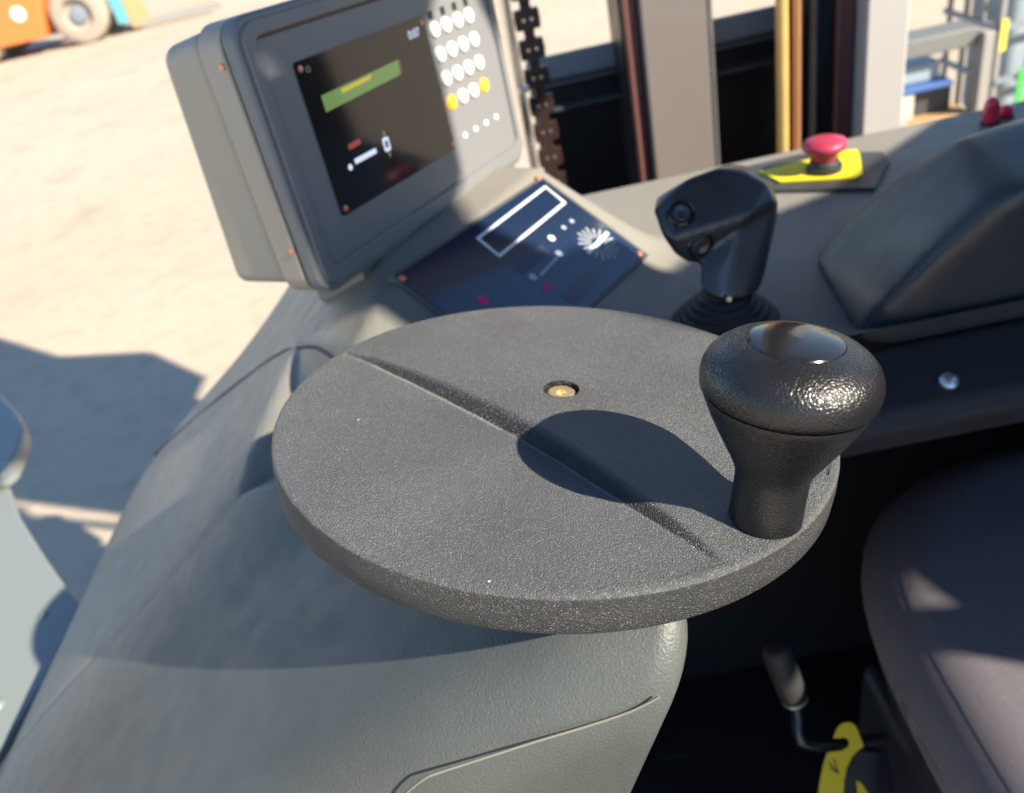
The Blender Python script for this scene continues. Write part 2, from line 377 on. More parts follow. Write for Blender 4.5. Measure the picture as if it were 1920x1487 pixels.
for t_ in (.02, .06, .12, .2, .35, .6, 1.0):
    rows.append([(min(p[0], xR(p[2]-(p[2]-.351)*t_)), p[1]+.05*t_*t_, p[2]-(p[2]-.351)*t_) for p in last])
V = [p for r in rows for p in r]; nn = len(rows[0]); Fc = []
for j in range(len(rows)-1):
    for i in range(nn-1): Fc.append([j*nn+i, j*nn+i+1, (j+1)*nn+i+1, (j+1)*nn+i])
Fc = [f for f in Fc if not (f[0]//nn == 129)]
CON = thing('control_console', (0, .5, .35), 'grey green plastic driver console with a rounded side fairing under the round black steering wheel', 'console')
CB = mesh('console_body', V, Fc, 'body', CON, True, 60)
fa = CB.data.attributes.new('sheen_tint', 'FLOAT', 'POINT')      # grazing sky and yard sheen painted paler on the far deck and left shoulder
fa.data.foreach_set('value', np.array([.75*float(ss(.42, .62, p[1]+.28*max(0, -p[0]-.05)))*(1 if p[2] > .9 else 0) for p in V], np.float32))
box('rear_wall', (-.20, Y1-.02, .3), (.9, Y1-.004, 1.12), 'cabdark', CON)
gp = [hit(*p) for p in ((290, 853), (330, 815), (400, 755), (470, 700), (528, 661), (560, 652), (592, 651), (622, 668), (660, 690))]
tube('panel_gap', [p-ZU*.0004 for p in spline(gp, 8)], .0016, 'gap', CON, 8)
# front seam between the upper and the lower shell
fs = []
for px, py in ((1236, 1307), (1180, 1335), (1100, 1362), (1000, 1392), (900, 1424), (820, 1450), (796, 1460), (765, 1484), (752, 1500)):
    d = ray(px, py); t = (Y0+.0019)/d[1]; fs.append(CAM+d*t)
tube('shell_seam', spline(fs, 6), .0006, 'crevice', CON, 8)
# dark wall of the console towards the driver, with a ledge and a round bolt
prof = [(.465, 1.166), (.423, 1.146), (.416, 1.134), (.420, 1.116), (.56, 1.05), (.76, .96), (.76, .35), (.80, .35), (.80, 1.10), (.50, 1.150)]
V = []; xs_ = (-.15, 1.0)
for x in xs_: V += [(x, y, z) for y, z in prof]
n_ = len(prof); Fc = [[i, (i+1) % n_, n_+(i+1) % n_, n_+i] for i in range(n_)]+[list(range(n_)), list(range(n_, 2*n_))[::-1]]
o = mesh('driver_side_wall', V, Fc, 'cabdark', CON); bev(o, .004, 3)
BNn = _n((0, -.43, .90)); bp = onpl(1778, 715, BNn, (0, .423, 1.1465))
lathe('bolt', [(0, .004), (.004, .0036), (.0062, .002), (.0065, 0)], basis(bp, (1, 0, 0), np.cross(BNn, (1, 0, 0)), BNn), 'steel', CON, 24)
# ------------------------------------------------------------------ steering wheel
R = .12
a_, b_ = math.radians(28.6), math.radians(-.2)
WN = M@np.array([math.sin(b_)*math.cos(a_), math.cos(b_)*math.cos(a_), math.sin(a_)]); WN = _n(WN)
WC = at(1035, 766.3, 3.03*R)
kb = onpl(1434, 972, WN, WC)-WC; KX = _n(kb); KY = np.cross(WN, KX)
SW = thing('steering_wheel', WC-WN*.03, 'round black grained steering wheel disc with a tall spinner knob and raised centre band', 'steering wheel')
hq = onpl(1053, 729, WN, WC)-WC; hole_xy = (float(hq@KX), float(hq@KY))
def disc():
    Bz = basis(WC, KX, KY, WN); O, E = Bz; NA = 420; V, Fc = [], []
    AX = math.radians(0); hw = .0355
    TX = [-.117, -.108, -.0973, -.07, -.046, -.0236, 0, .0297, .0539, .0786, .0975, .108, .117]
    TY = [-.0355, -.0335, -.0278, -.0205, -.0168, -.0143, -.0131, -.0144, -.0175, -.0212, -.0253, -.0292, -.030]
    def edge(x): return max(0, 1-(x/.113)**2)**.6 if abs(x) < .113 else 0
    def ytop(x): return float(np.interp(x, TX, TY))
    def geo(x, y):
        """depth and wall width of the lobe the point is in, distance outward from the band's top edge"""
        if y < .014: d = .0064*edge(x); return d, max(d*1.2, 1e-6), ytop(x)-y
        d = .0040*edge(x); return d, max(d*1.3, 1e-6), y-.0415
    def h(x, y):
        d, w_, u = geo(x, y)
        if u <= 0: return 0.0
        if u < w_: return -d*(u/w_)**1.35
        lim = math.sqrt(max(.1165**2-x*x, 1e-9)); U = (lim+ytop(x)) if y < .014 else lim-.0415
        return -d*max(0, min(1, (U-u)/(U-w_+1e-6)))
    RT_ = .1176; yc0 = ytop(0)-.0064*1.2
    rows_ = sorted(set([round(v, 6) for v in list(np.linspace(-RT_, RT_, 200))+[yc0+d for d in (-.004, -.0028, -.0018, -.001, -.0005, 0, .0005, .001, .0018, .0027, .0036, .0045, .0054, .0062, .0068, .0072, .0077, .0082, .009)]+[.0415+d for d in (-.001, -.0004, 0, .0006, .0014, .0022, .003, .0037, .0043, .005)]]))
    NXc = 240; dust_shade = []
    def dval(x, y):  # crease dust is pale; the wall's lack of sky reflection is painted dark
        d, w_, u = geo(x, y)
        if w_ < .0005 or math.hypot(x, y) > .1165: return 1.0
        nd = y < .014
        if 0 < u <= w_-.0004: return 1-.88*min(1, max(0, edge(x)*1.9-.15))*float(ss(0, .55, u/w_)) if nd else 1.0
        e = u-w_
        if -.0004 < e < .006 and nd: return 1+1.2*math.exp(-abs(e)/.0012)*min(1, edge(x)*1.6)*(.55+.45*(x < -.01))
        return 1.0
    loopL, loopR = [], []
    for y0_ in rows_:
        lim_ = math.sqrt(max(RT_**2-y0_*y0_, 0)); base_ = len(V)
        for i_ in range(NXc+1):
            x = lim_*math.sin(math.pi/2*(2*i_/NXc-1)) if lim_ > 0 else (i_/NXc-.5)*1e-5
            sh_ = (ytop(x)-.0064*1.2*edge(x))-yc0
            bmp = (1-(abs(y0_-yc0)/(.05 if y0_ > yc0 else .095))) if (yc0-.095 < y0_ < yc0+.05) else 0
            y = y0_+sh_*max(0, bmp)*max(0, 1-(abs(x)/max(lim_, 1e-6))**16)
            V.append([x, y, h(x, y) if math.hypot(x, y) < .1165 else 0.0]); dust_shade.append(dval(x, y))
        loopL.append(base_); loopR.append(base_+NXc)
    HXY = hole_xy
    W_ = NXc+1; HR = .0080
    rr_ = np.array([math.hypot(v[0]-HXY[0], v[1]-HXY[1]) for v in V])
    for a in range(len(rows_)-1):
        for b in range(NXc):
            q = [a*W_+b, a*W_+b+1, (a+1)*W_+b+1, (a+1)*W_+b]
            if max(rr_[q]) < HR+.0006: continue
            Fc.append(q)
    used = set(k for f in Fc for k in f)
    for k in used:
        if rr_[k] < HR+.0006:
            f_ = HR/max(rr_[k], 1e-6); V[k][0] = HXY[0]+(V[k][0]-HXY[0])*f_; V[k][1] = HXY[1]+(V[k][1]-HXY[1])*f_; V[k][2] = -.0002
    loop = loopR+loopL[::-1]; angs = [math.atan2(V[k][1], V[k][0]) if abs(V[k][1]) < RT_-1e-5 else math.copysign(math.pi/2, V[k][1])+(1e-4 if k in loopL else -1e-4)*math.copysign(1, V[k][1]) for k in loop]
    prev = loop; rf_ = .0024
    prof_ = [(RT_+rf_*math.sin(a), -rf_*(1-math.cos(a))) for a in np.linspace(0, math.pi/2, 7)[1:]]+[(.1202, -.008), (.1199, -.0152), (.1190, -.0165), (.112, -.017), (.110, -.010), (.03, -.010), (.03, -.05), (.001, -.05)]
    for r, z in prof_:
        cur = list(range(len(V), len(V)+len(loop))); V += [[r*math.cos(t), r*math.sin(t), z] for t in angs]; dust_shade += [1.0 if z > -.0016 else .38]*len(loop)
        m_ = len(loop)
        for k in range(m_): Fc.append([prev[k], prev[(k+1) % m_], cur[(k+1) % m_], cur[k]])
        prev = cur
    V = [O+p[0]*E[0]+p[1]*E[1]+p[2]*E[2] for p in V]
    me = bpy.data.meshes.new('wheel_disc'); me.from_pydata([tuple(v) for v in V], [], Fc); me.update()
    bm = bmesh.new(); bm.from_mesh(me); dl = bm.verts.layers.float.new('dust_shade')
    for v, d_ in zip(bm.verts, dust_shade): v[dl] = d_
    bmesh.ops.remove_doubles(bm, verts=bm.verts, dist=1e-6); bmesh.ops.recalc_face_normals(bm, faces=bm.faces)
    loose = [v for v in bm.verts if not v.link_faces]; bmesh.ops.delete(bm, geom=loose, context='VERTS'); bm.to_mesh(me); bm.free()
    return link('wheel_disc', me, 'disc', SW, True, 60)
disc()
WB = basis(WC+hq, KX, KY, WN)
lathe('screw_recess', [(HR_, .0001) for HR_ in (.0082,)]+[(.0080, -.0004), (.0077, -.006), (0, -.0062)], WB, 'disc', SW, 48)
lathe('centre_screw', [(0, -.0032), (.0022, -.0033), (.0025, -.0018), (.0058, -.0015), (.0068, -.0022), (.0072, -.0050), (0, -.006)], WB, 'brass', SW, 40)
KB = basis(WC+kb, KX, KY, WN*1.05)
lathe('spinner_knob', [(r*.975, z) for r, z in [(0, .0005), (.0128, .0005), (.0131, .0012), (.0129, .008), (.0129, .0175), (.0134, .0200), (.0150, .0235), (.0182, .0290), (.0220, .0355), (.0252, .0415), (.0273, .0460), (.0279, .0476), (.0279, .0482)]], KB, 'knob', SW, 96, 50)
lathe('knob_cap', [(r*.975, z) for r, z in [(.0272, .0480), (.0280, .0489), (.0290, .0496), (.0293, .0515), (.0294, .0540), (.0289, .0566), (.0276, .0592), (.0255, .0614), (.0226, .0634), (.0196, .0647), (.0170, .0654), (.0156, .0657), (.0153, .0653), (.0153, .0648), (0, .0648)]], KB, 'knob', SW, 96, 60)
lathe('cap_inlay', [(.0151, .0640), (.0151, .0656), (.0148, .0660), (.0120, .0666), (.0080, .0670), (.004, .0672), (0, .0673)], KB, 'gloss', SW, 64)
# ------------------------------------------------------------------ display terminal
U_ = _n((-.0157, .0732, .9972)); H_ = np.array([.5418, .8388, -.0531]); H_ = _n(H_-(H_@U_)*U_); N_ = np.cross(H_, U_)
SO = at(643, 402, .6); DB = basis(SO, H_, U_, N_)
DT = thing('display_terminal', SO+H_*.11-U_*.04-N_*.03, 'grey box shaped operator display with a dark screen and four rows of white keys', 'display')
BKB = basis(SO, N_, U_, H_)
prism('back_housing', [(-.0355, -.041), (-.098, -.041), (-.082, .131), (-.0355, .137)], -.038, .256, BKB, 'termsunlit', DT, .011, 5)
prism('middle_shell', rrect(-.043, .266, -.047, .140, .017), -.0355, -.0145, DB, 'termsunlit', DT, .0018)
prism('shell_gap', rrect(-.040, .263, -.044, .137, .015), -.0150, -.0125, DB, 'gap', DT)
prism('front_bezel', rrect(-.043, .266, -.047, .141, .016), -.0130, 0.0, DB, 'term', DT, .0035, 4)
# raised frame lip around the face, and the sunken reveal inside it
def ringprism(name, outer, inner, z0, z1, B, m, parent):
    O, E = B; n = len(outer); V = []
    for P, z in ((outer, z0), (outer, z1), (inner, z1), (inner, z0)): V += [O+p[0]*E[0]+p[1]*E[1]+z*E[2] for p in P]
    Fc = []
    for a in range(4):
        b = (a+1) % 4
        for i in range(n): Fc.append([a*n+i, a*n+(i+1) % n, b*n+(i+1) % n, b*n+i])
    return bev(mesh(name, V, Fc, m, parent), .0008, 2)
ringprism('face_lip', rrect(-.0385, .2615, -.0410, .1365, .013), rrect(-.0295, .2545, -.0285, .1275, .008), -.001, .0028, DB, 'term', DT)
prism('top_slot', [(-.027, .1252), (.250, .1252), (.250, .1268), (-.027, .1268)], -.0005, .0006, DB, mat('slot_rust', (.12, .03, .02), .6), DT)
SCR = prism('screen', rrect(-.0015, .154, -.0015, .1055, .003), 0.0, .0008, DB, 'glass', DT)
SZ = .0009
def sp(name, P, m, z0=SZ, z1=SZ+.00015, par=None): return prism(name, P, z0, z1, DB, m, par or SCR)
sp('status_bar', [(.0147, .0688), (.1062, .0715), (.1085, .0822), (.0147, .0800)], 'scrgreen')
sp('status_bar_stripe', [(.036, .0790), (.036, .0762), (.070, .0772), (.073, .0800)], 'scryellow', SZ+.0002, SZ+.0003)
sp('bar_end', [(.1070, .0720), (.1083, .0720), (.1105, .0815), (.1092, .0815)], 'scrgrey')
sp('battery_gauge', [(.028, .0275), (.054, .0275), (.054, .0312), (.028, .0312)], 'scrwhite')
lathe('gauge_dot', [(0, SZ+.0002), (.0022, SZ+.0002), (.0022, SZ)], basis(SO+H_*.0215+U_*.0275, H_, U_, N_), 'scrwhite', SCR, 16)
sp('truck_symbol', rrect(.0640, .0715, .0245, .0350, .002), 'scrwhite'); sp('symbol_hole', rrect(.0660, .0695, .0270, .0325, .001), 'gloss', SZ+.0002, SZ+.0003)
sp('turn_mark', [(.0665, .0365), (.0695, .0365), (.068, .0405)], 'scrgreen'); sp('turn_mark', [(.0665, .0230), (.0695, .0230), (.068, .0190)], 'scrgreen')
sp('red_figures', [(.026, .0385), (.040, .0390), (.040, .0430), (.026, .0425)], 'scrred')
text('screen_digits', '0:07', .0088, DB, 'scrwhite', SCR, .1365, .0950, SZ)
text('screen_corner_mark', 'O', .006, DB, 'scrgrey', SCR, .0105, .0985, SZ)
for a, b in ((.0035, .1005), (.1500, .1005), (.0035, .0030), (.1515, .0030)):
    lathe('corner_screw', [(0, .0016), (.0012, .0016), (.0022, .0013), (.0024, .0005)], basis(SO+H_*a+U_*b, H_, U_, N_), 'copper', DT, 16)
kn = 0
DIG = '0123456789'
for r in range(4):
    for c in range(4):
        a = .1650+c*.0182; b = .0924-r*.0192
        KBs = basis(SO+H_*a+U_*b, H_, U_, N_)
        orange = r == 3 and c in (0, 3)
        k = lathe('orange_key' if orange else 'key', [(0, .0026), (.0050, .0026), (.0058, .0020), (.0060, 0)], KBs, 'orange' if orange else 'key', DT, 28)
        if r == 0:
            text('key_digit', ['0', '0', '9', ''][c], .0065, KBs, 'greyprint', k, 0, 0, .0027) if c < 3 else None
            prism('key_notch', [(a-.003, b+.008), (a+.003, b+.008), (a+.003, b+.014), (a-.003, b+.014)], 0, .0006, DB, mat('dark_notch', (.02, .012, .012), .5), DT)
        if r == 1 and c == 0: text('key_digit', '4', .006, KBs, 'copper', k, 0, 0, .0027)
for c in range(4):
    lathe('indicator_light', [(0, .0012), (.0020, .0011), (.0026, 0)], basis(SO+H_*(.1738+c*.0184)+U_*.004, H_, U_, N_), 'white', DT, 16)
for px, py, dd in ((417, 126, -.022), (547, 472, -.022)):
    q = onpl(px, py, H_, SO-H_*.0432)
    lathe('side_screw', [(0, .0012), (.0012, .0012), (.0022, .0009), (.0024, 0)], basis(q, U_, N_, -H_), 'copper', DT, 16)
prism('foot', [(.005, -.075), (.25, -.11), (.25, -.047), (.005, -.047)], -.060, -.004, DB, 'term', DT, .002)
# ------------------------------------------------------------------ touch panel below the display
QP = AP+ZU*.0
pc = [onpl(*p, NP, QP) for p in ((740, 522), (1018, 338), (1204, 483), (1115, 578))]
HX = _n(pc[1]-pc[0]); HY = np.cross(NP, HX); PB = basis(pc[0], HX, HY, NP)
def pp(px, py):
    q = onpl(px, py, NP, QP)-pc[0]; return (q@HX, q@HY)
PTt = thing('touch_panel', (pc[0]+pc[2])/2, 'glossy dark blue glass control panel with white printed outlines set below the display', 'control panel')
A0 = pp(740, 522); A1 = pp(1018, 338); A2 = pp(1204, 483)
wd = (A1[0]+A2[0])/2; ht = A2[1]
GL = prism('panel_glass', [(0, 0), (wd, 0), (wd, ht), (0, ht)], .0004, .0024, PB, 'panel', PTt)
ringprism('panel_rim', [(-.003, .003), (wd+.003, .003), (wd+.003, ht-.003), (-.003, ht-.003)], [(0, 0), (wd, 0), (wd, ht), (0, ht)], -.004, .0026, PB, 'body', PTt)
def pq(name, pts, m, z=.0026, par=None):
    return prism(name, [pp(*p) for p in pts], z, z+.0001, PB, m, par or GL)
def strip(name, a, b, wpx, m, z=.0026):
    a = np.array(pp(*a)); b = np.array(pp(*b)); d = b-a; d /= np.linalg.norm(d); nrm = np.array([-d[1], d[0]])*wpx
    return prism(name, [a-nrm, b-nrm, b+nrm, a+nrm], z, z+.0001, PB, m, GL)
oc = [pp(*p) for p in ((890, 451), (1020, 352), (1060, 385), (935, 487))]
cx_ = sum(p[0] for p in oc)/4; cy_ = sum(p[1] for p in oc)/4
ringprism('white_outline', oc, [(cx_+(p[0]-cx_)*(1-.0024/abs(p[0]-cx_)*1.0), cy_+(p[1]-cy_)*(1-.0024/abs(p[1]-cy_)*1.0)) for p in oc], .0026, .0028, PB, 'white', GL).modifiers.clear()
fc = np.array(pp(1119, 461))
V, Fc = [], []
for k in range(18):
    a = 2*math.pi*k/18+.1; L0, L1 = .0065, .0195*(1.0 if k % 2 else .92)
    d = np.array([math.cos(a), math.sin(a)]); e = np.array([-d[1], d[0]])*.00052; i0 = len(V)
    for q in (fc+d*L0-e*.6, fc+d*L1-e, fc+d*L1+e, fc+d*L0+e*.6): V.append(PB[0]+q[0]*HX+q[1]*HY+.0027*NP)
    Fc.append([i0, i0+1, i0+2, i0+3])
mesh('ray_emblem', V, Fc, 'white', GL)
strip('emblem_bar', (1100, 480), (1137, 441), .0018, 'white', .0029)
def pdot(name, px, py, r, m):
    q = pp(px, py); return lathe(name, [(0, .0002), (r, .0002), (r, 0)], basis(PB[0]+q[0]*HX+q[1]*HY+.0026*NP, HX, HY, NP), m, GL, 20)
pdot('white_spot', 1032, 451, .0032, 'white'); pdot('slider_end', 1046, 480, .0032, 'paleprint'); strip('slider_line', (1041, 488), (1011, 521), .0009, 'paleprint')
pdot('slider_end', 997, 524, .0036, 'paleprint'); pdot('arrow_mark', 1055, 431, .0022, 'paleprint'); pdot('arrow_mark', 1070, 419, .0022, 'paleprint')
pq('stop_field', ((1010, 543), (1028, 530), (1042, 543), (1026, 558)), 'purple'); pdot('heart_mark', 904, 568, .0045, 'magenta')
for q in (((960, 505), (1012, 463), (1030, 477), (978, 520)), ((1050, 560), (1100, 512), (1122, 530), (1075, 577))): pq('key_field', q, 'greyprint')
for px, py in ((752, 527), (1008, 338), (1197, 480)):
    q = onpl(px, py, NP, QP); lathe('corner_screw', [(0, .0016), (.0014, .0016), (.0026, .0010), (.0028, 0)], basis(q+NP*.0024, HX, HY, NP), 'copper', PTt, 16)
# ------------------------------------------------------------------ joystick
JB = atz(1358, 602, DECK)
JS = thing('joystick', JB, 'black joystick with an angled head carrying two round thumb buttons on a ribbed rubber boot', 'joystick')
prof = [(.040, 0), (.040, .002), (.037, .0035)]
for k in range(5):
    r0 = .036-k*.0046; z0 = .004+k*.0042
    prof += [(r0, z0), (r0+.0006, z0+.0018), (r0-.0012, z0+.0036), (r0-.0036, z0+.0030)]
prof += [(.012, .026), (.010, .034), (0, .034)]
lathe('rubber_boot', prof, basis(JB, (1, 0, 0), (0, 1, 0), (0, 0, 1)), 'rubber', JS, 64, 60)
T0 = .575
def J(px, py, dt=0.0): return at(px, py, T0+dt)
pod = [J(1228, 372, .008), J(1224, 395, .0), J(1240, 440, -.004), J(1265, 478, .0), J(1290, 494, .004), J(1318, 493, .012),
       J(1262, 448, -.012), J(1246, 375, -.006), J(1290, 335, -.004), J(1345, 315, .0), J(1395, 318, .002), J(1440, 345, .0), J(1455, 382, .0), J(1412, 402, -.008),
       J(1270, 350, .03), J(1330, 322, .04), J(1370, 306, .04), J(1400, 310, .035), J(1450, 352, .03), J(1462, 388, .028), J(1330, 486, .026), J(1290, 470, .04), J(1250, 410, .034), J(1448, 400, .03)]
stem = [J(1385, 425, -.002), J(1452, 388, .004), J(1460, 398, .028), J(1390, 400, .03), J(1314, 490, .004), J(1312, 535, .004), J(1330, 557, .002), J(1355, 562, .0), J(1400, 560, .004), J(1425, 540, .010),
        J(1436, 500, .008), J(1322, 495, .034), J(1322, 540, .034), J(1345, 558, .036), J(1410, 556, .036), J(1432, 520, .034), J(1372, 470, -.002), J(1350, 500, -.002)]
GH = hull('grip_head', pod, 'joy', JS, .0014, 26, [stem])
def surf(o, px, py, spread=12):
    dg = bpy.context.evaluated_depsgraph_get(); ev = o.evaluated_get(dg); mi = o.matrix_world.inverted() if False else None
    off = Vector(wpos(o)); N = Vector((0, 0, 0)); P = None
    for dx in (-spread, 0, spread):
        for dy in (-spread, 0, spread):
            r = ev.ray_cast(Vector(CAM)-off, Vector(ray(px+dx, py+dy)))
            if r[0]:
                N += r[2]
                if dx == 0 and dy == 0: P = r[1]+off
    return np.array(P), _n(np.array(N))
for px, py in ((1277, 400), (1314, 461)):
    c, nb = surf(GH, px, py); c = c-nb*.0006; x, y, z = frame_of(nb)
    b = lathe('thumb_button', [(0, .0016), (.0036, .0016), (.0046, .0026), (.0056, .0024), (.0062, .0008), (.0064, -.0016)], basis(c, x, y, z), 'joy', JS, 36, 60)
    lathe('button_ring', [(.0068, -.0016), (.0074, .0012), (.0084, .0024), (.0096, .0018), (.0104, -.0014)], basis(c, x, y, z), 'gloss', b, 36, 60)
lathe('stem_screw', [(0, .0012), (.0018, .001), (.0022, 0)], basis(J(1367, 561, -.002), *frame_of(CAM-J(1367, 561))), 'brass', JS, 16)
# ------------------------------------------------------------------ emergency stop
ep = [atz(*p, DECK+.004)[:2] for p in ((1395, 312), (1500, 288), (1655, 283), (1668, 300), (1640, 352), (1440, 356))]
MP = prism('mounting_plate', ep, -.010, .004, basis((0, 0, DECK), (1, 0, 0), (0, 1, 0), (0, 0, 1)), 'deckplate', None, .001, 2)
tag(MP, 'flat dark grey plate let into the console top beneath the yellow stop sign plate', 'plate')
EB = atz(1545, 319, DECK+.006)
ES = thing('emergency_stop', EB, 'red mushroom emergency stop button on a yellow wedge shaped plate on the far console edge', 'emergency button')
yp = [atz(*p, DECK+.0055)[:2] for p in ((1425, 322), (1590, 282), (1606, 281), (1612, 290), (1617, 326), (1606, 333), (1462, 341))]
prism('yellow_plate', yp, .0045, .0062, basis((0, 0, DECK), (1, 0, 0), (0, 1, 0), (0, 0, 1)), 'yellow', ES)
EBs = basis(EB, (1, 0, 0), (0, 1, 0), (0, 0, 1))
lathe('collar', [(.0165, 0), (.0165, .005), (.0140, .006), (.0135, .010), (.0120, .011), (0, .011)], EBs, 'rubber', ES, 40, 50)
lathe('mushroom_head', [(.0110, .010), (.0125, .015), (.0160, .019), (.0198, .022), (.0204, .025), (.0190, .0285), (.0130, .031), (.0060, .0320), (0, .0323)], EBs, 'red', ES, 48, 60)
# ------------------------------------------------------------------ dark hood right of the joystick
zc = DECK
hp = [atz(1520, 492, zc), atz(1604, 642, zc), atz(1532, 470, zc+.006), atz(1560, 440, zc+.016), atz(1640, 640, zc), atz(1655, 575, zc+.030), atz(1700, 510, zc+.05), atz(1780, 425, zc+.08), atz(1845, 374, zc+.098),
      atz(1600, 400, zc+.03), atz(1700, 312, zc+.078), atz(1800, 256, zc+.105), atz(1920, 226, zc+.110), atz(1930, 352, zc+.106)]
b0 = [np.array(p) for p in (hp[0], hp[1])]
bk = [hp[9]+(0, .02, 0), hp[10]+(0.01, .04, -.01), hp[11]+(.01, .05, -.01)]
bk = [np.array([p[0], p[1], zc-.005]) for p in bk]
bk += [np.array([.75, .47, zc-.01]), np.array([.75, .47, zc+.09]), np.array([.75, .60, zc+.095]), np.array([.75, .68, zc+.08]), np.array([.75, .75, zc-.005]), np.array([hp[1][0]+.02, .47, zc-.01])]
HD = hull('instrument_hood', hp+bk, 'hump', None, .0035, 32)
tag(HD, 'large dark faceted hood rising right of the joystick with a sharp diagonal crease', 'hood')
for (px, py), r, h, lb in (((1856, 231), .0075, .026, 'taller glossy red lamp standing on the far right console edge'), ((1885, 219), .0065, .012, 'shorter red lamp at the far right console edge beside the taller lamp')):
    p = atz(px, py, DECK)
    L_ = thing('red_lamp', p, lb, 'lamp', 'red lamps on the console edge')
    lathe('lens', [(r, .001), (r, h*.65), (r*.85, h*.85), (r*.5, h*.97), (0, h)], basis(p, (1, 0, 0), (0, 1, 0), (0, 0, 1)), 'redlens', L_, 24, 60)
    lathe('lamp_base', [(r*1.2, -.004), (r*1.2, .002), (0, .002)], basis(p, (1, 0, 0), (0, 1, 0), (0, 0, 1)), 'rubber', L_, 24, 60)
# ------------------------------------------------------------------ cab floor, seat, lever, strap
FLR = box('cab_floor', (-.02, -1.2, .40), (1.1, .79, .44), 'cabdark'); tag(FLR, 'black rubber covered cab floor far below the steering wheel', 'floor')
o = box('floor_slot', (atz(1232, 1412, .44)[0], atz(1232, 1412, .44)[1]-.012, .4402), (atz(1286, 1405, .44)[0], atz(1286, 1405, .44)[1]+.006, .4425), 'gap', FLR)
ST = thing('driver_seat', (.5, .2, .75), 'dark charcoal fabric driver seat cushion with sunlit patches at the right edge', 'seat')
def cushion(cx, cy, ax, ay, zt, th, name, m, par, ex=4.2, dome=.02, roll=.035, nn=96, lean=0):
    V, Fc = [], []; rings = []
    prof = [(k/14, 0) for k in range(1, 15)]
    V.append((cx, cy, zt)); NA = nn
    def pt(u, a, dz):
        c, s = math.cos(a), math.sin(a); rr = (abs(c)**ex+abs(s)**ex)**(-1/ex)
        return (cx+ax*u*rr*c, cy+ay*u*rr*s, zt+dz)
    sec = [(u, -dome*u**4) for u in np.linspace(.07, 1-roll/ax*0.9, 14)]
    for t in np.linspace(0, math.pi, 12)[1:]: sec.append((1-roll/ax*.9+roll/ax*.9*math.sin(t), -dome-(th/2)*(1-math.cos(t))))
    for u, dz in sec: rings.append([pt(u, 2*math.pi*k/NA, dz) for k in range(NA)])
    for rg in rings: V += rg
    for k in range(NA): Fc.append([0, 1+k, 1+(k+1) % NA])
    for j in range(len(rings)-1):
        for k in range(NA): Fc.append([1+j*NA+k, 1+j*NA+(k+1) % NA, 1+(j+1)*NA+(k+1) % NA, 1+(j+1)*NA+k])
    return mesh(name, V, Fc, m, par, True, 180)
cushion(.500, .255, .285, .345, .965, .085, 'cushion', 'fabric', ST, 3.6, .018, .035)
cushion(.510, .235, .285, .335, .885, .05, 'cushion_shell', 'navy', ST, 4.0, .004, .01)
box('seat_base', (.225, -.05, .60), (.72, .46, .84), 'navy', ST, .012)
box('seat_pedestal', (.26, -.02, .44), (.66, .40, .60), 'cabdark', ST, .01)
LT = .70
lv = [at(*p, LT) for p in ((1492, 1318), (1496, 1345), (1497, 1372), (1506, 1391), (1528, 1398), (1560, 1397), (1600, 1393), (1660, 1385))]
LV = thing('release_lever', lv[-1], 'black bent lever with a thick round grip beside the seat base', 'lever')
tube('lever_rod', spline(lv, 6), .0052, 'paint', LV, 14)
g0, g1 = at(1453, 1215, LT-.02), at(1489, 1308, LT-.003)
tube('lever_grip', [g0+(g1-g0)*t for t in (-.03, -.01, .05, .2, .9, .98, 1.0)], .01, 'rubber', LV, 20, radii=[.004, .009, .0112, .0122, .0118, .0112, .007])
tube('grip_collar', [g1+(g1-g0)*t for t in (0, .04)], .0112, 'steel', LV, 20)
cp = [(1566, 1372), (1572, 1361), (1583, 1354), (1597, 1354), (1606, 1362), (1611, 1375), (1620, 1399), (1608, 1408), (1597, 1420), (1588, 1440), (1583, 1465), (1582, 1500), (1532, 1500), (1537, 1465), (1543, 1435), (1551, 1410),
      (1578, 1407), (1590, 1400), (1592, 1390), (1585, 1382), (1572, 1384), (1562, 1384)]
TB = basis(at(1570, 1430, LT-.015), _n(RT*.98+np.array([0, 0, 0])), _n(np.cross(_n(CAM-at(1570, 1430, LT)), RT)), _n(CAM-at(1570, 1430, LT)))
E0 = _n(TB[1][1]); TBx = _n(np.cross(E0, TB[1][2])); TB = basis(TB[0], TBx, E0, TB[1][2])
def tp(px, py):
    q = onpl(px, py, TB[1][2], TB[0])-TB[0]; return (q@TB[1][0], q@TB[1][1])
o = prism('warning_strap', [tp(*p) for p in cp], -.0015, .0015, TB, 'strap', None, .0008, 2)
tag(o, 'bright yellow hook shaped tag hung over the bent lever beside the seat', 'tag')
for a, b in (((1553, 1428), (1572, 1450)), ((1563, 1422), (1572, 1450)), ((1555, 1438), (1572, 1450))):
    A, Bq = np.array(tp(*a)), np.array(tp(*b)); d = _n(Bq-A); e = np.array([-d[1], d[0]])*.0005
    prism('scribble', [A-e, Bq-e, Bq+e, A+e], .0015, .0017, TB, 'ink', o)
o2 = prism('yellow_clip', [tp(*p) for p in ((1606, 1463), (1616, 1468), (1628, 1487), (1634, 1510), (1606, 1510), (1608, 1487))], -.012, -.009, TB, 'strap', None, .0008, 2)
tag(o2, 'small yellow clip end half hidden low behind the hook shaped tag', 'clip')
tube('strap_webbing', [at(*p, LT+.012) for p in ((1602, 1400), (1600, 1440), (1604, 1480), (1606, 1540))], .022, 'cabdark', o2, 12, flat=.3)
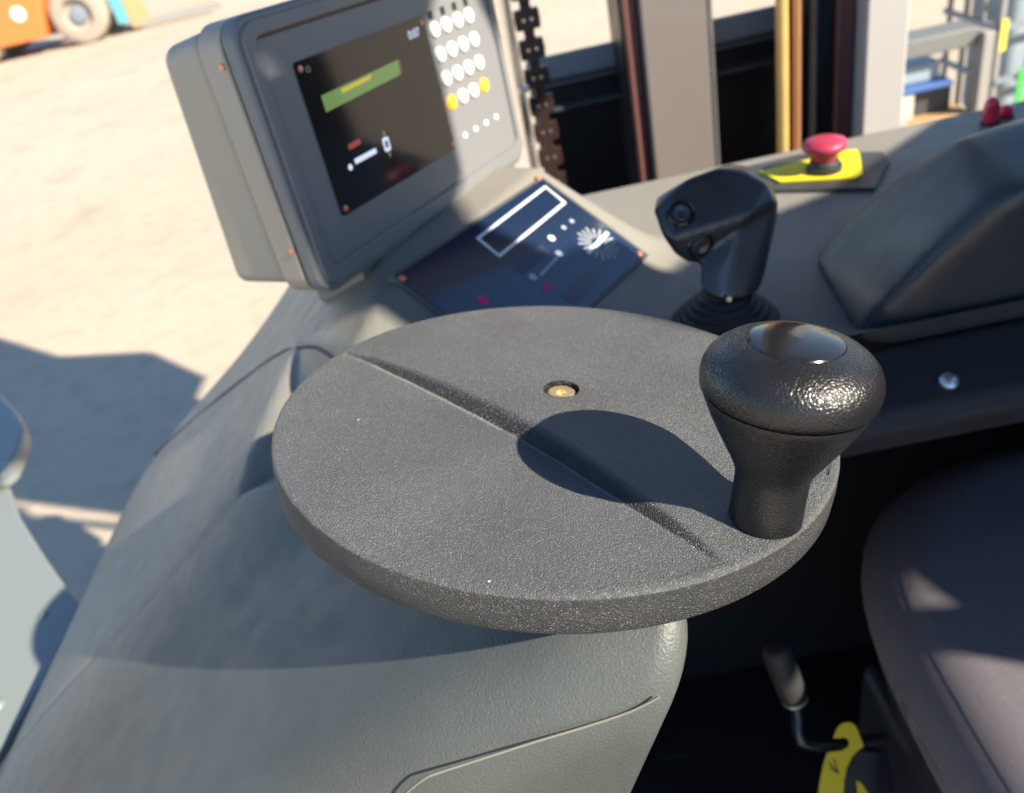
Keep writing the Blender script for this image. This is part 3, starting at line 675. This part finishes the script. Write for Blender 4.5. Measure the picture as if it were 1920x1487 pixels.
# ------------------------------------------------------------------ grey panel at the left side of the truck
zl = .86
lp = [atz(*p, zl)[:2] for p in ((-260, 840), (-120, 850), (0, 886), (18, 915), (36, 968), (80, 1038), (120, 1095), (147, 1130), (146, 1144), (85, 1272), (0, 1412), (-200, 1700), (-500, 1600))]
LP = thing('side_cover', (lp[5][0], lp[5][1], zl-.3), 'grey green painted side cover at the left picture edge half in curved shadow', 'cover')
prism('cover_panel', lp, zl-.012, zl, WORLD, 'body2', LP, .004, 3)
up_ = [atz(*p, zl+.03)[:2] for p in ((-220, 700), (-60, 715), (0, 738), (30, 768), (45, 800), (38, 832), (20, 872), (0, 888), (-80, 900), (-260, 900))]
prism('raised_block', up_, zl, zl+.03, WORLD, 'body2', LP, .008, 4)
for px, py, r in ((80, 1152, .0055), (-6, 1322, .0085)):
    p = atz(px, py, zl); lathe('cover_bolt', [(0, .003), (r*.6, .003), (r*.9, .0018), (r, 0)], basis(p, (1, 0, 0), (0, 1, 0), (0, 0, 1)), 'body2', LP, 24, 60)
# ------------------------------------------------------------------ mast behind the console
YM = 1.15
def my(px, py, y=YM): d = ray(px, py); return CAM+d*(y/d[1])
def mx(px, py=150, y=YM): return my(px, py, y)[0]
MS = thing('lifting_mast', (.3, YM, 0), 'pale grey lifting mast with two wide uprights and a dark carriage behind the console', 'mast')
xa, xb = mx(1207, 100), mx(1341, 100); xc, xd = mx(1586, 100), mx(1661, 100)
box('upright', (xa, YM, .05), (xb, YM+.10, 2.9), 'mast', MS, .004)
box('upright', (xc, YM-.06, .05), (xd, YM+.06, 2.9), 'mast2', MS, .004)
box('inner_channel', (mx(1180, 100), YM+.012, .05), (xa-.002, YM+.09, 2.9), 'mastred', MS, .003)
box('flange_edge', (mx(1175, 100), YM+.03, .05), (mx(1180, 100)-.001, YM+.12, 2.9), 'mastblk', MS)
box('inner_channel', (mx(1553, 100), YM-.03, .05), (xc-.002, YM+.05, 2.9), 'mastred', MS, .003)
box('dark_channel', (mx(1508, 100), YM-.02, .05), (mx(1553, 100)-.001, YM+.10, 2.9), 'mastblk', MS, .002)
yk = YM+.12
zt1 = my(1100, 98, yk)[2]
box('carriage_plate', (mx(1000, 200, yk), yk, .05), (mx(1520, 200, yk), yk+.03, zt1-.004), 'mastblk', MS, .002)
box('carriage_bar', (mx(1000, 200, yk), yk-.012, zt1-.035), (mx(1520, 200, yk), yk-.001, zt1+.008), 'flt2', MS, .003)
box('carriage_bar', (mx(1000, 200, yk), yk-.035, my(1100, 178, yk)[2]-.006), (mx(1520, 200, yk), yk-.001, my(1100, 178, yk)[2]), 'deckplate', MS, .002)
box('carriage_bar', (mx(1000, 200, yk), yk-.020, my(1100, 130, yk)[2]-.006), (mx(1520, 200, yk), yk-.001, my(1100, 130, yk)[2]), 'deckplate', MS, .002)
box('cross_member', (xb+.002, yk+.04, my(1390, 96, yk+.04)[2]-.05), (mx(1460, 100, yk), yk+.05, my(1390, 80, yk+.04)[2]), 'wood', MS, .002)
box('edge_wear', (xb-.006, YM-.0015, .05), (xb-.002, YM+.001, 2.9), 'chrome', MS)
def vpipe(name, px, py, y, r, m, lab, cat, z0=.1, z1=2.8, grp=None):
    p = my(px, py, y); o = thing(name, (p[0], y, z0), lab, cat, grp)
    tube(name+'_tube', [(p[0], y, z0), (p[0], y, (z0+z1)/2), (p[0], y, z1)], r, m, o, 16); return o
CH_ = vpipe('lift_cylinder_rod', 972, 150, YM-.05, .0065, 'chrome', 'thin bright rod running up between the display and the chain', 'rod')
pz = my(980, 168, YM-.05); tube('clamp_ring', [(pz[0], YM-.05, pz[2]-.003), (pz[0], YM-.05, pz[2]+.003)], .0085, 'steel', CH_, 16)
vpipe('hydraulic_hose', 1467, 150, YM+.0, .0085, 'gold', 'golden yellow vertical hose, the left one of the pair beside the mast', 'hose', grp='pair of hoses on the mast')
vpipe('hydraulic_hose', 1496, 150, YM-.005, .0070, 'copperhose', 'copper coloured vertical hose, the right one of the pair beside the mast', 'hose', grp='pair of hoses on the mast')
def chain(px, lab, dy=0.0):
    YM = globals()['YM']+dy
    c = my(px, 60, YM); x0 = c[0]; o = thing('leaf_chain', (x0, YM, .7), lab, 'chain', 'leaf chains of the mast')
    z00 = my(px, 35, YM)[2]; pit = .0365
    proto = None
    for k in range(-6, 16):
        z = z00-k*pit
        Bc = basis((x0, YM, z), (1, 0, 0), (0, 0, 1), (0, -1, 0))
        if proto is None:
            proto = prism('link', [(-.016, -.0125), (-.007, -.0125), (-.007, -.0185), (.007, -.0185), (.007, -.0125), (.016, -.0125), (.017, 0), (.016, .0125), (.007, .0125), (.007, .0178), (-.007, .0178), (-.007, .0125), (-.016, .0125), (-.017, 0)], -.005, .005, Bc, 'chain', o, .0012, 2)
            p1 = [lathe('pin', [(0, .0072), (.0022, .007), (.0026, .005)], basis((x0+s, YM, z), (1, 0, 0), (0, 0, 1), (0, -1, 0)), 'chrome', proto, 14) for s in (-.005, .0055)]
            pz0 = z
        else:
            l = proto.copy(); COL.objects.link(l); l.parent = o; l.location = proto.location+Vector((0, 0, z-pz0))
            for p in p1:
                q = p.copy(); COL.objects.link(q); q.parent = l
chain(992, 'dark greasy leaf chain with paired bright pins hanging between the display and the near upright')
chain(1484, 'dark leaf chain half hidden behind the two golden hoses', .03)
# ------------------------------------------------------------------ storage beyond the mast, right
def gy(px, py, y): return my(px, py, y)
YB = 2.6
WBT = thing('metal_workbench', (gy(1750, 150, YB)[0], YB, 0), 'grey steel frame bench with a wide top beam and blue shelf behind the mast', 'bench')
zt_ = gy(1750, 68, YB)[2]; x0_, x1_ = gy(1600, 80, YB)[0], gy(1838, 60, YB)[0]
zb_ = gy(1750, 103, YB)[2]
box('top_beam', (x0_, YB, zb_), (x1_, YB+.12, zt_), 'rack', WBT, .006)
box('leg', (x1_-.002, YB-.03, 0), (gy(1858, 100, YB)[0]-.01, YB+.03, zb_+.04), 'rackpale', WBT, .004)
box('leg', (x0_-.05, YB, 0), (x0_-.01, YB+.05, zb_), 'rackpale', WBT, .004)
z1_ = gy(1750, 145, YB+.1)[2]
box('shelf', (x0_, YB+.02, gy(1750, 165, YB)[2]-.012), (gy(1795, 150, YB)[0], YB+.5, gy(1750, 165, YB)[2]+.004), 'blue', WBT, .003)
box('back_board', (x0_, YB+.52, .2), (x1_, YB+.54, zb_), 'darkbox', WBT)
box('shelf', (x0_, YB+.0, gy(1700, 235, YB)[2]-.01), (x1_, YB+.5, gy(1700, 235, YB)[2]), 'wood', WBT, .003)
zz_ = gy(1750, 165, YB)[2]+.006
o = box('parts_box', (x0_+.02, YB+.06, zz_), (gy(1780, 150, YB)[0], YB+.40, zz_+.055), 'milk', None, .004); tag(o, 'flat pale blue grey box lying on the blue shelf of the bench', 'box')
zz2 = gy(1700, 235, YB)[2]+.002
o = box('carton', (x0_+.02, YB+.03, zz2), (gy(1722, 200, YB)[0], YB+.3, zz2+.10), 'cream', None, .003); tag(o, 'cream coloured carton on the bottom board of the bench', 'carton')
o = box('carton', (gy(1724, 200, YB)[0]+.01, YB+.06, zz2), (gy(1800, 200, YB)[0], YB+.3, zz2+.085), 'darkbox', None, .003); tag(o, 'dark brown carton beside the cream one under the bench', 'carton')
sa, sb = gy(1652, 120, 2.0), gy(1690, 242, 2.0)
sb = sb+(sb-sa)*2.4; sb[2] = max(sb[2], 0.0)
BR_ = tube('leaning_bar', [sa+(sa-sb)*.5, sa, sb], .013, 'rackpale', None, 12); tag(BR_, 'pale steel bar leaning in front of the bench beside the mast', 'bar')
# tote with wire cage
YC = 3.1
cx0, cx1 = gy(1876, 60, YC)[0], gy(2060, 60, YC)[0]; ctop = gy(1860, -260, YC)[2]
TT = thing('caged_tank', (cx0+.5, YC+.5, 0), 'white plastic liquid tank inside a galvanised wire cage with labels at the right edge', 'tank')
box('tank_body', (cx0+.05, YC+.05, .18), (cx0+.95, YC+.33, ctop-.05), 'milk', TT, .05)
bars = []
for k in range(9): bars.append(((cx0+k*.12-.008, YC-.008, .12), (cx0+k*.12+.008, YC+.008, ctop)))
for k in range(3): bars.append(((cx0-.008, YC+.12*(k+1)-.008, .12), (cx0+.008, YC+.12*(k+1)+.008, ctop)))
multibox('upright_bars', bars, 'rackpale', TT)
bars = []
for z in np.arange(.2, ctop, .19): bars += [((cx0-.012, YC-.022, z-.010), (cx0+.98, YC-.010, z+.010)), ((cx0-.022, YC-.012, z-.010), (cx0-.010, YC+.37, z+.010))]
multibox('cross_bars', bars, 'flt2', TT)
box('pallet', (cx0, YC, .0), (cx0+1.0, YC+.38, .12), 'wood', TT, .01)
box('warning_label', (gy(1868, 60, YC)[0], YC-.03, gy(1872, 92, YC)[2]), (gy(1880, 60, YC)[0], YC-.024, gy(1872, 35, YC)[2]), 'tape', TT)
box('green_label', (gy(1898, 160, YC)[0], YC-.03, gy(1905, 190, YC)[2]), (gy(1910, 160, YC)[0], YC-.024, gy(1905, 125, YC)[2]), 'green', TT)
# low wall of pallets further away
YP = 6.5
xq0, xq1 = gy(1640, 20, YP)[0], gy(1805, 20, YP)[0]
o = box('timber_beam', (xq0, YP, gy(1720, 34, YP)[2]), (xq1, YP+.2, gy(1720, 24, YP)[2]), 'cream', None, .01); tag(o, 'long pale timber beam lying behind the grey bench', 'beam')
o.location.z -= 0
o3 = thing('green_crate', (gy(1800, 0, YP)[0], YP+.6, 0), 'green crate with a blue lid standing beyond the bench', 'crate')
box('crate_body', (gy(1755, 10, YP)[0], YP+.5, 0), (gy(1800, 10, YP)[0]+.1, YP+1.0, gy(1770, 12, YP)[2]), 'green', o3, .02)
box('crate_lid', (gy(1770, 10, YP)[0], YP+.45, gy(1770, 12, YP)[2]+.005), (gy(1800, 10, YP)[0]+.15, YP+1.05, gy(1770, 3, YP)[2]), 'blue', o3, .02)
# ------------------------------------------------------------------ orange forklift on the yard
def gz(px, py, z=0.0): return atz(px, py, z)
wc = gz(172, 80); bd = _n(gz(340, 38)-gz(200, 70)); bd[2] = 0; bd = _n(bd); bn = np.array([bd[1], -bd[0], 0]); bn = bn if bn@(-wc) > 0 else -bn
FB = basis((wc[0], wc[1], 0), bd, bn, (0, 0, 1))
FK = thing('orange_forklift', (wc[0], wc[1], 0), 'orange forklift with a dusty front wheel parked across the yard', 'forklift')
rw = .43
prw = [(.12, -.11), (.22, -.13), (.36, -.14), (.41, -.12), (.43, -.08), (.43, .08), (.41, .12), (.36, .14), (.24, .13), (.22, .09), (.12, .07), (0, .07)]
def wheel(x, y, name='wheel'):
    o, E = FB; c = o+x*E[0]+y*E[1]+rw*E[2]
    t_ = lathe(name, [(r, z) for r, z in prw[:9]]+[(.23, .12)], basis(c, E[0], E[2], E[1]), 'tyre', FK, 40, 40)
    lathe('wheel_rim', [(.235, .13), (.22, .06), (.14, .05)], basis(c, E[0], E[2], E[1]), 'rim', t_, 32, 40)
    lathe('wheel_hub', [(.14, .05), (.12, .10), (.05, .11), (0, .112)], basis(c, E[0], E[2], E[1]), 'flt2', t_, 32, 40)
wheel(0, -.05); wheel(0, -1.15); wheel(-1.75, -.05); wheel(-1.75, -1.1)
prism('body', [(-2.5, .22), (-.62, .22), (-.50, .55), (-.40, .80), (-.55, .95), (-1.2, 1.25), (-2.5, 1.35)], -1.0, .12, basis(FB[0], FB[1][0], FB[1][2], FB[1][1]), 'flt', FK, .03)
prism('step_panel', [(-1.1, 1.0), (-.50, .86), (-.2, .90), (-.15, 1.3), (-1.1, 1.5)], -.9, -.05, basis(FB[0], FB[1][0], FB[1][2], FB[1][1]), 'flt2', FK, .02)
lathe('headlight', [(0, .03), (.10, .02), (.11, 0)], basis(FB[0]+FB[1][0]*-.85+FB[1][1]*.12+FB[1][2]*.62, FB[1][0], FB[1][2], FB[1][1]), 'lamp', FK, 24)
for y in (-.15, -.95): prism('mast_rail', [(.50, y-.08), (.66, y-.08), (.66, y+.08), (.50, y+.08)], .15, 2.6, FB, 'cyan', FK, .01)
for y in (-.30, -.80): prism('fork', [(.72, y-.07), (2.0, y-.05), (2.0, y+.05), (.72, y+.07)], .04, .09, FB, 'rackpale', FK, .01)
prism('carriage', [(.67, -.95), (.73, -.95), (.73, -.15), (.67, -.15)], .05, .8, FB, 'wood', FK, .01)
# ------------------------------------------------------------------ unseen cab roof and side sheet, added and shaped to cast the shade
OG = thing('shadow_casters', (.3, .2, 2.2), 'unseen dark cab roof plate, bar and holed side sheet added to shade the console and seat', 'shadow caster')
def holed(name, outer, holes, z0, z1, B, m, parent):
    c = bpy.data.curves.new(name, 'CURVE'); c.dimensions = '2D'; c.fill_mode = 'BOTH'; c.extrude = (z1-z0)/2
    for P in [outer]+holes:
        sp_ = c.splines.new('POLY'); sp_.points.add(len(P)-1); sp_.use_cyclic_u = True
        for q, p in zip(sp_.points, P): q.co = (p[0], p[1], 0, 1)
    o = bpy.data.objects.new(name, c); COL.objects.link(o)
    dg = bpy.context.evaluated_depsgraph_get(); me = bpy.data.meshes.new_from_object(o.evaluated_get(dg)); bpy.data.objects.remove(o)
    O, E = B; R = Matrix.Identity(4)
    for i in range(3):
        for j in range(3): R[i][j] = E[j][i]
    R.translation = Vector(O+E[2]*(z0+z1)/2); me.transform(R); me.name = name
    return link(name, me, m, parent, False)
prism('roof_shade', [(.15, -.6), (.68, -.6), (.74, -.20), (.88, -.10), (.70, .05), (.66, .25), (1.25, -.02), (1.25, .8), (.95, 1.1), (.5, 1.24), (.15, 1.28)], 2.22, 2.25, WORLD, 'cabdark', OG)
prism('roof_shade_bar', [(.60, .20), (.60, .18), (1.2, -.06), (1.2, -.04)], 2.22, 2.25, WORLD, 'cabdark', OG)
SB = basis((1.0, 0, 0), (0, 1, 0), (0, 0, 1), (1, 0, 0))
side = [(-.9, .5), (.9, .5), (.9, 1.30), (.51, 1.59), (.155, 1.795), (.05, 1.877), (-.065, 1.940), (-.070, 1.982), (-.100, 1.990), (-.118, 2.045), (-.150, 2.062), (-.168, 2.105), (-.186, 2.155), (-.110, 2.17), (-.100, 2.245), (-.10, 2.29), (-.04, 2.32), (0, 2.43), (-.10, 2.54), (-.37, 2.54), (-.367, 2.32), (-.347, 2.11), (-.347, 1.76), (-.9, 1.70)]
holes = [[(-.337, 2.402), (-.326, 2.436), (-.276, 2.412), (-.286, 2.386)],
         [(-.098, 1.616), (-.124, 1.620), (-.185, 1.633), (-.178, 1.610), (-.166, 1.596)],
         [(-.242, 1.636), (-.229, 1.625), (-.220, 1.605), (-.212, 1.57), (-.24, 1.52), (-.35, 1.52), (-.352, 1.643), (-.29, 1.640)]]
holed('shade_sheet', side, holes, 0, .003, SB, 'cabdark', OG)  # added blocker, outline and holes traced back along the sun from wanted shadows
